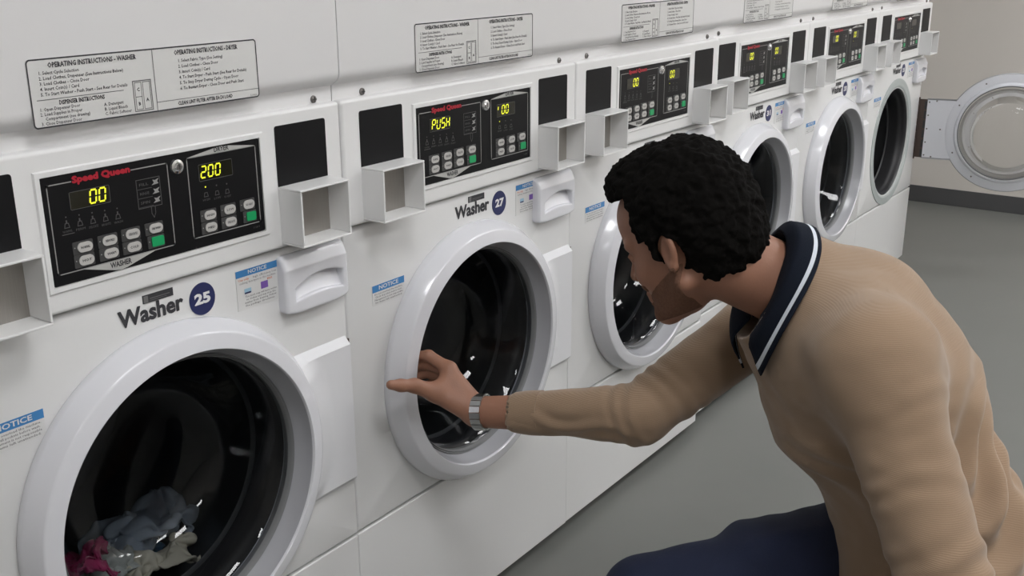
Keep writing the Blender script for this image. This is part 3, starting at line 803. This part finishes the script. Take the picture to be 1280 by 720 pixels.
def curl(V):
    out=V.copy()
    ctr=hp(-.016,0,.045)
    for i in range(len(V)):
        v=Vector(V[i]); d=(V[i]-ctr); L=np.linalg.norm(d)
        n_=noise.noise(v*75)*.0050+noise.noise(v*150)*.0028+noise.noise(v*30)*.003
        out[i]=V[i]+d/L*n_
    return out
V,Q=fhair.mesh(); mesh_np('hair',V,Q,HAIR,person,disp=curl,smooth_it=3)
# eyebrows
for s in(-1,1):
    f=Field(hp(.075,s*.035,.022)-.035,hp(.075,s*.035,.022)+.035,.0018)
    f.cap(hp(.0915,s*.015,.0235),hp(.0775,s*.050,.024),.0042,.003,0); V,Q=f.mesh(); mesh_np('eyebrow',V,Q,HAIR,person)

# sweater
G=Field((.86,-1.20,.22),(1.56,-.12,.93),.0040)
G.ecap(PEL+A_([0,0,-.055]),PEL+A_([0,0,.04]),LFT,.185,.135,LFT,.185,.135,.02)
WA2=WAI+A_([.009,-.013,0]); G.ecap(PEL+A_([0,0,.02]),WA2,LFT,.185,.130,LFT,.175,.114,.03)
G.ecap(WA2,CHE,LFT,.175,.114,SAX,.185,.138,.04); G.ecap(CHE,UPC,SAX,.185,.140,SAX,.150,.100,.04)
G.cap(UPC,NECK+nrm(HO-NECK)*.018,.092,.080,.03)
UB=UPC+A_([.045,-.035,.035])      # rounded upper back
G.ecap(NECK,UB,SAX,.085,.070,SAX,.130,.085,.05); G.ecap(UB,CHE+A_([.03,-.03,.0]),SAX,.130,.085,SAX,.15,.12,.05)
for a_,r0 in ((LSH,.064),(RSH,.064)): G.cap(UPC+(a_-UPC)*.5,a_,.078,r0,.06)
G.cap(NECK-A_([0,0,.04]),LSH+A_([.02,.01,-.01]),.068,.060,.07); G.cap(LSH,LEL,.064,.056,.05); G.cap(LEL,LWR+(LEL-LWR)*.05,.055,.040,.015)
CUF=REL+(RWR-REL)*.735
G.cap(RSH,REL,.062,.049,.02); G.cap(REL,CUF,.048,.0345,.012)
ax=nrm(CUF-REL)
# neck opening and hollows
GD0=G.d.copy()
G.cap(NECK+nrm(HO-NECK)*.15,NECK-nrm(HO-NECK)*.022,.160,.066,.006,'sub'); G.cap(NECK+nrm(HO-NECK)*.12,NECK+nrm(HO-NECK)*.002,.066,.062,.004,'sub')
G.cap(CUF+ax*.02,CUF-ax*.012,.030,.028,.004,'sub')
FOLDS=[]
def add_fold(c,along,across,L,W,lam,A): FOLDS.append((A_(c),nrm(along),nrm(across),L,W,lam,A))
adir=nrm(LEL-LSH); asd=nrm(np.cross(adir,[.58,.62,-.5]))
for t,A,o in ((.20,.0015,.03),(.50,.0018,-.02),(.80,.0035,.01),(.98,.007,0)):
    add_fold(LSH+(LEL-LSH)*t+asd*o, asd+adir*(.35 if t<.6 else -.2), adir, .075,.030,.036,A)
add_fold(RSH+(REL-RSH)*.80,[.2,-.1,.5],REL-RSH,.06,.05,.034,.0022)
add_fold(REL+ax*.02,[.1,-.2,.6],ax,.06,.035,.030,.0022)
add_fold(REL+ax*.13+A_([0,-.03,0]),ax,[0,0,1],.10,.022,.034,.004)
add_fold([1.19,-.98,.66],[.3,-.3,.45],[.5,-.4,-.6],.10,.085,.052,.013)
add_fold([1.18,-1.0,.56],[.35,-.3,.28],[.3,-.3,-.8],.12,.09,.058,.014)
add_fold([1.10,-.80,.60],[-.3,.3,.5],[.3,-.2,.6],.08,.07,.045,.005)
add_fold([1.12,-.78,.76],[-.4,.2,-.5],[.5,-.4,-.3],.08,.06,.050,.004)
def wrinkle(V):
    F=Qs
    n=np.cross(V[F[:,2]]-V[F[:,0]],V[F[:,3]]-V[F[:,1]]); N=np.zeros_like(V)
    for k in range(4):
        for c in range(3): N[:,c]+=np.bincount(F[:,k],n[:,c],len(V))
    N/=np.linalg.norm(N,axis=1)[:,None]+1e-9
    h=np.zeros(len(V))
    for c,al,ac,L,W,lam,A in FOLDS:
        d=V-c; s_=d@ac; t=d@al; o=np.linalg.norm(d-np.outer(t,al)-np.outer(s_,ac),axis=1)
        s2=s_+.012*np.sin(t*38+c[0]*90)
        h+=A*np.cos(2*PI*s2/lam)*np.exp(-(t/L)**2-(s_/W)**2-(o/.09)**2)
    for i in range(len(V)):
        v=Vector(V[i]); h[i]+=noise.noise(Vector((v.x*11,v.y*11,v.z*17)))*.0045+noise.noise(Vector((v.x*30,v.y*30,v.z*45)))*.0012
    return V+N*h[:,None]
V,Qs=G.mesh(); sw=mesh_np('sweater',V,Qs,KNIT,person,disp=wrinkle,smooth_it=4)
# ribbed cuff of the right sleeve
def tube_ring(name,c0,c1,r0,r1,m,parent,ribs=0,n=64,th=.003,ups=None):
    axx=nrm(c1-c0); u=nrm(np.cross(axx,[0,0,1])); w=np.cross(axx,u)
    b=MB(); rows=[(c0,r0-th),(c0,r0),(c0+(c1-c0)*.33,r0+(r1-r0)*.33+.001),(c0+(c1-c0)*.66,r0+(r1-r0)*.66+.001),(c1,r1),(c1,r1-th),(c0,r0-th)]
    V=[]
    for c,r in rows:
        for i in range(n):
            a=2*PI*i/n; rr=r*(1+(.012 if ribs and i%2 else 0)); V.append(tuple(c+(u*math.cos(a)+w*math.sin(a))*rr))
    b.add(V,[(j*n+i,j*n+(i+1)%n,(j+1)*n+(i+1)%n,(j+1)*n+i) for j in range(len(rows)-1) for i in range(n)],m)
    return b.build(name,parent,smooth=50)
tube_ring('cuff',CUF-ax*.045,CUF+ax*.004,.0385,.0345,KNIT,sw,ribs=1)

# polo collar: folded band lying over the sweater neck
na=nrm(HO+HU*-.02-HF*.03-NECK); fr=nrm(FWD-na*(FWD@na)); lf=np.cross(na,fr)*1.0
b=MB(); n=72; rows=13; V=[]
cc=NECK+na*.0
for j in range(rows):
    t=j/(rows-1)
    for i in range(n+1):
        ph=math.radians(-156+312*i/n)      # 0 = nape, +-168 = throat
        s=abs(ph)/math.radians(156)
        hin=.062-.016*s-.012*s*s
        wid=.037+.012*max(0,(s-.60)/.40)**1.5      # points longer at the front
        r=.0675+.0190*t**.8+.003*math.sin(t*PI)-.004*s*t
        h=hin-wid*t*(.30+.70*t)+.004*math.sin(t*PI)
        dirv=-fr*math.cos(ph)+lf*math.sin(ph)
        V.append(tuple(cc+na*(h+.001*math.sin(ph*5))+dirv*r))
def gsample(p):
    q=(p-G.lo)/G.h; i=np.floor(q).astype(int); i=np.clip(i,0,G.n-2); f=q-i
    c=GD0[i[0]:i[0]+2,i[1]:i[1]+2,i[2]:i[2]+2]
    c=c[0]*(1-f[0])+c[1]*f[0]; c=c[0]*(1-f[1])+c[1]*f[1]; return float(c[0]*(1-f[2])+c[1]*f[2])
def push(p,want):
    for it in range(40):
        dd_=gsample(p)
        if dd_>=want: break
        e=.004; gr=A_([gsample(p+A_(x_))-gsample(p-A_(x_)) for x_ in ((e,0,0),(0,e,0),(0,0,e))]); L=np.linalg.norm(gr)
        out_=p-(cc+na*((p-cc)@na)); out_=out_/(np.linalg.norm(out_)+1e-9)
        gr=nrm(gr/max(L,1e-5)*(.5 if L>1e-5 else 0)+out_*1.0)
        p=p+gr*min(.004,max(.001,(want-dd_)))
    return p
Vg=np.array(V).reshape(rows,n+1,3)
for rnd in range(5):
    for j in range(3,rows):
        for i in range(n+1): Vg[j,i]=push(Vg[j,i],.0085*min(1,j/6)-.01*max(0,(5-j)/5))
    if rnd==4: break
    for it in range(3):
        L_=Vg.copy(); L_[1:-1,1:-1]=(Vg[:-2,1:-1]+Vg[2:,1:-1]+Vg[1:-1,:-2]+Vg[1:-1,2:])/4; L_[-1,1:-1]=(Vg[-1,:-2]+Vg[-1,2:]+Vg[-1,1:-1]*2)/4
        Vg=Vg*.4+L_*.6
V=[tuple(p) for p in Vg.reshape(-1,3)]
def fm(j): return WHITE if j==rows-3 else NAVY
for j in range(rows-1):
    b.add([V[(j+q)*(n+1)+i] for q in (0,1) for i in range(n+1)],[(i,i+1,n+2+i,n+1+i) for i in range(n)],fm(j))
# stand of the collar against the neck
V2=[]
for j,(rr,h0) in enumerate(((.0675,.060),(.0655,.0608),(.0635,.050),(.0645,.005))):
    for i in range(n+1):
        ph=math.radians(-156+312*i/n); s=abs(ph)/math.radians(156)
        V2.append(tuple(cc+na*(h0-.016*s-.016*s*s)+(-fr*math.cos(ph)+lf*math.sin(ph))*rr))
b.add(V2,[(j*(n+1)+i,j*(n+1)+i+1,(j+1)*(n+1)+i+1,(j+1)*(n+1)+i) for j in range(3) for i in range(n)],NAVY)
me_o=b.build('polo_collar',person,smooth=60)
import bmesh
bm_=bmesh.new(); bm_.from_mesh(me_o.data); bmesh.ops.remove_doubles(bm_,verts=bm_.verts,dist=.0004); bmesh.ops.recalc_face_normals(bm_,faces=bm_.faces)
for f_ in bm_.faces: f_.smooth=True
bm_.to_mesh(me_o.data); bm_.free()
sol=me_o.modifiers.new('Solid','SOLIDIFY'); sol.thickness=.003; sol.offset=0

# jeans
J_=Field((.87,-1.30,0),(1.50,-.38,.56),.0045)
J_.ecap(PEL+A_([0,0,-.03]),PEL+A_([0,0,.06]),LFT,.165,.118,LFT,.155,.112,.02)
J_.cap(HIPR,KNR,.092,.066,.03); J_.cap(KNR,ANR+(KNR-ANR)*.12,.062,.050,.02)
J_.cap(HIPL,KNL+UPV*.006,.092,.064,.03); J_.cap(KNL+UPV*.006,ANL+(KNL-ANL)*.12,.060,.048,.02)
for k_ in range(4):
    p=HIPR+(KNR-HIPR)*(.25+.12*k_); J_.cap(p+UPV*.072+LFT*.03,p+UPV*.055-LFT*.05,.012,.008,.05)
def jw(V):
    out=V.copy()
    for i in range(len(V)):
        v=Vector(V[i]); out[i]=V[i]+np.array(noise.noise_vector(v*12))*.004
    out[:,2]=np.maximum(out[:,2],.002)
    return out
V,Q=J_.mesh(); mesh_np('jeans',V,Q,JEAN,person,disp=jw,smooth_it=3)
for an,to,nm in ((ANL,TOL,0),(ANR,TOR,1)):
    f=Field(np.minimum(an,to)-.12,np.maximum(an,to)+.12,.004)
    if nm: a0=an-UPV*.02-FWD*.02; f.cap(a0,to,.040,.036,.03); f.cap(to-FWD*.01,to+FWD*.055,.036,.026,.03)
    else: f.cap(an,to,.040,.036,.03); f.cap(to,to-FWD*.05-UPV*.0,.034,.030,.02)
    def fl(V): V=V.copy(); V[:,2]=np.maximum(V[:,2],.001); return V
    V,Q=f.mesh(); mesh_np('shoe',V,Q,SHOE,person,disp=fl,smooth_it=2)

# wristwatch: steel bracelet round the right wrist
wc=RWR+(REL-RWR)*.03; wa=nrm(REL-RWR); u=nrm(np.cross(wa,[0,0,1])); w_=np.cross(wa,u)
b=MB(); n=18
for i in range(n):
    a0=2*PI*(i+.06)/n; a1=2*PI*(i+.94)/n
    m=WATCHL if i%4==0 else WATCH
    pr=[]
    for a in (a0,a1):
        dv=u*math.cos(a)+w_*math.sin(a)
        for r in (.0290,.0325): 
            for s in (-.0095,.0095): pr.append(tuple(wc+dv*r+wa*s))
    b.add(pr,[(0,1,3,2),(4,6,7,5),(0,4,5,1),(2,3,7,6),(0,2,6,4),(1,5,7,3)],m)
wt=b.build('wristwatch',person,smooth=20)
b=MB(); cdv=nrm(u*1.0*(1 if (u@A_([.7,.6,0]))>0 else -1)+w_*.2); e1=nrm(np.cross(cdv,wa)); 
V=[];nn=32
for r,h in ((.0,.0395),(.015,.0395),(.0175,.0385),(.019,.036),(.019,.030)):
    for i in range(nn):
        a=2*PI*i/nn; V.append(tuple(wc+cdv*h+(wa*math.cos(a)+e1*math.sin(a))*r))
b.add(V,[(j*nn+i,j*nn+(i+1)%nn,(j+1)*nn+(i+1)%nn,(j+1)*nn+i) for j in range(4) for i in range(nn)],WATCH)
b.build('watch_case',wt,smooth=30)
# ------------------------------------------------------------------ room
XW=5.602; YB=.80; XL=-2.2; YF=-3.3; H=2.65
def plane(name,V,m):
    me=bpy.data.meshes.new(name); me.from_pydata(V,[],[(0,1,2,3)]); me.materials.append(m)
    o=bpy.data.objects.new(name,me); COL.objects.link(o); return struct(o)
def wallbox(name,x0,x1,y0,y1,z0,z1,m,bev=0):
    b=MB(); b.box(x0,x1,y0,y1,z0,z1,m); return struct(b.build(name,bevel=bev))
wallbox('floor',XL-.1,XW+.1,YF-.1,YB+.1,-.1,0,M_floor)
wallbox('ceiling',XL-.1,XW+.1,YF-.1,YB+.1,H,H+.1,M_ceil)
wallbox('wall_far',XW,XW+.1,YF-.1,YB+.1,0,H,M_wall)
wallbox('wall_near',XL-.1,XL,YF-.1,YB+.1,0,H,M_wall2)
wallbox('wall_behind_machines',XL,XW,YB,YB+.1,0,H,M_wall2)
wallbox('wall_opposite',XL,XW,YF-.1,YF,0,H,M_wall2)
wallbox('baseboard_far',XW-.006,XW,YF,YB,0,.088,M_base,.002)
wallbox('baseboard_behind',XL,XW-.006,YB-.006,YB,0,.088,M_base,.002)
wallbox('baseboard_opposite',XL,XW-.006,YF,YF+.006,0,.088,M_base,.002)
for i,(x,y) in enumerate([(.45,-1.30),(2.85,-1.30),(4.9,-1.5),(-1.2,-2.4),(1.6,-2.7),(3.9,-2.8),(5.0,-2.9)]):  # last panel is an added fill light that brightens the far wall
    L=empty('ceiling_light',(x,y,H))
    b=MB(); w,l=.30,.30
    for s in (-1,1):
        b.box(-l,l,s*w-.015,s*w+.015,-.03,0,M_lframe); b.box(s*l-.015,s*l+.015,-w,w,-.03,0,M_lframe)
    b.build('light_frame',L)
    b=MB(); b.box(-l+.015,l-.015,-w+.015,w-.015,-.012,-.006,M_diff); b.build('light_diffuser',L)
    tag(L,'unseen recessed rectangular ceiling light panel above the aisle','ceiling light','ceiling light panels')
W=bpy.data.worlds.new('World'); S.world=W; W.use_nodes=True
W.node_tree.nodes['Background'].inputs[0].default_value=(.5,.5,.5,1); W.node_tree.nodes['Background'].inputs[1].default_value=.05
# ------------------------------------------------------------------ camera
cd=bpy.data.cameras.new('Camera'); cam=bpy.data.objects.new('Camera',cd); COL.objects.link(cam)
cd.sensor_width=36; cd.lens=1334.158/1280*36; cd.clip_start=.02
y_,p_,r_=6.21068159e-01,-3.11299790e-01,-4.54204961e-03
cy,sy,cpp,sp=math.cos(y_),math.sin(y_),math.cos(p_),math.sin(p_)
Fv=Vector((cy*cpp,sy*cpp,sp)); Rt=Vector((sy,-cy,0)); Up=Rt.cross(Fv)
R2=math.cos(r_)*Rt+math.sin(r_)*Up; U2=-math.sin(r_)*Rt+math.cos(r_)*Up
M3=Matrix((R2,U2,-Fv)).transposed().to_4x4(); M3.translation=Vector((-.27006,-1.21099,1.33378))
cam.matrix_world=M3
S.camera=cam
S.view_settings.view_transform='Standard'; S.view_settings.look='None'; S.view_settings.gamma=1; S.view_settings.exposure=0.17
S.view_settings.use_curve_mapping=False
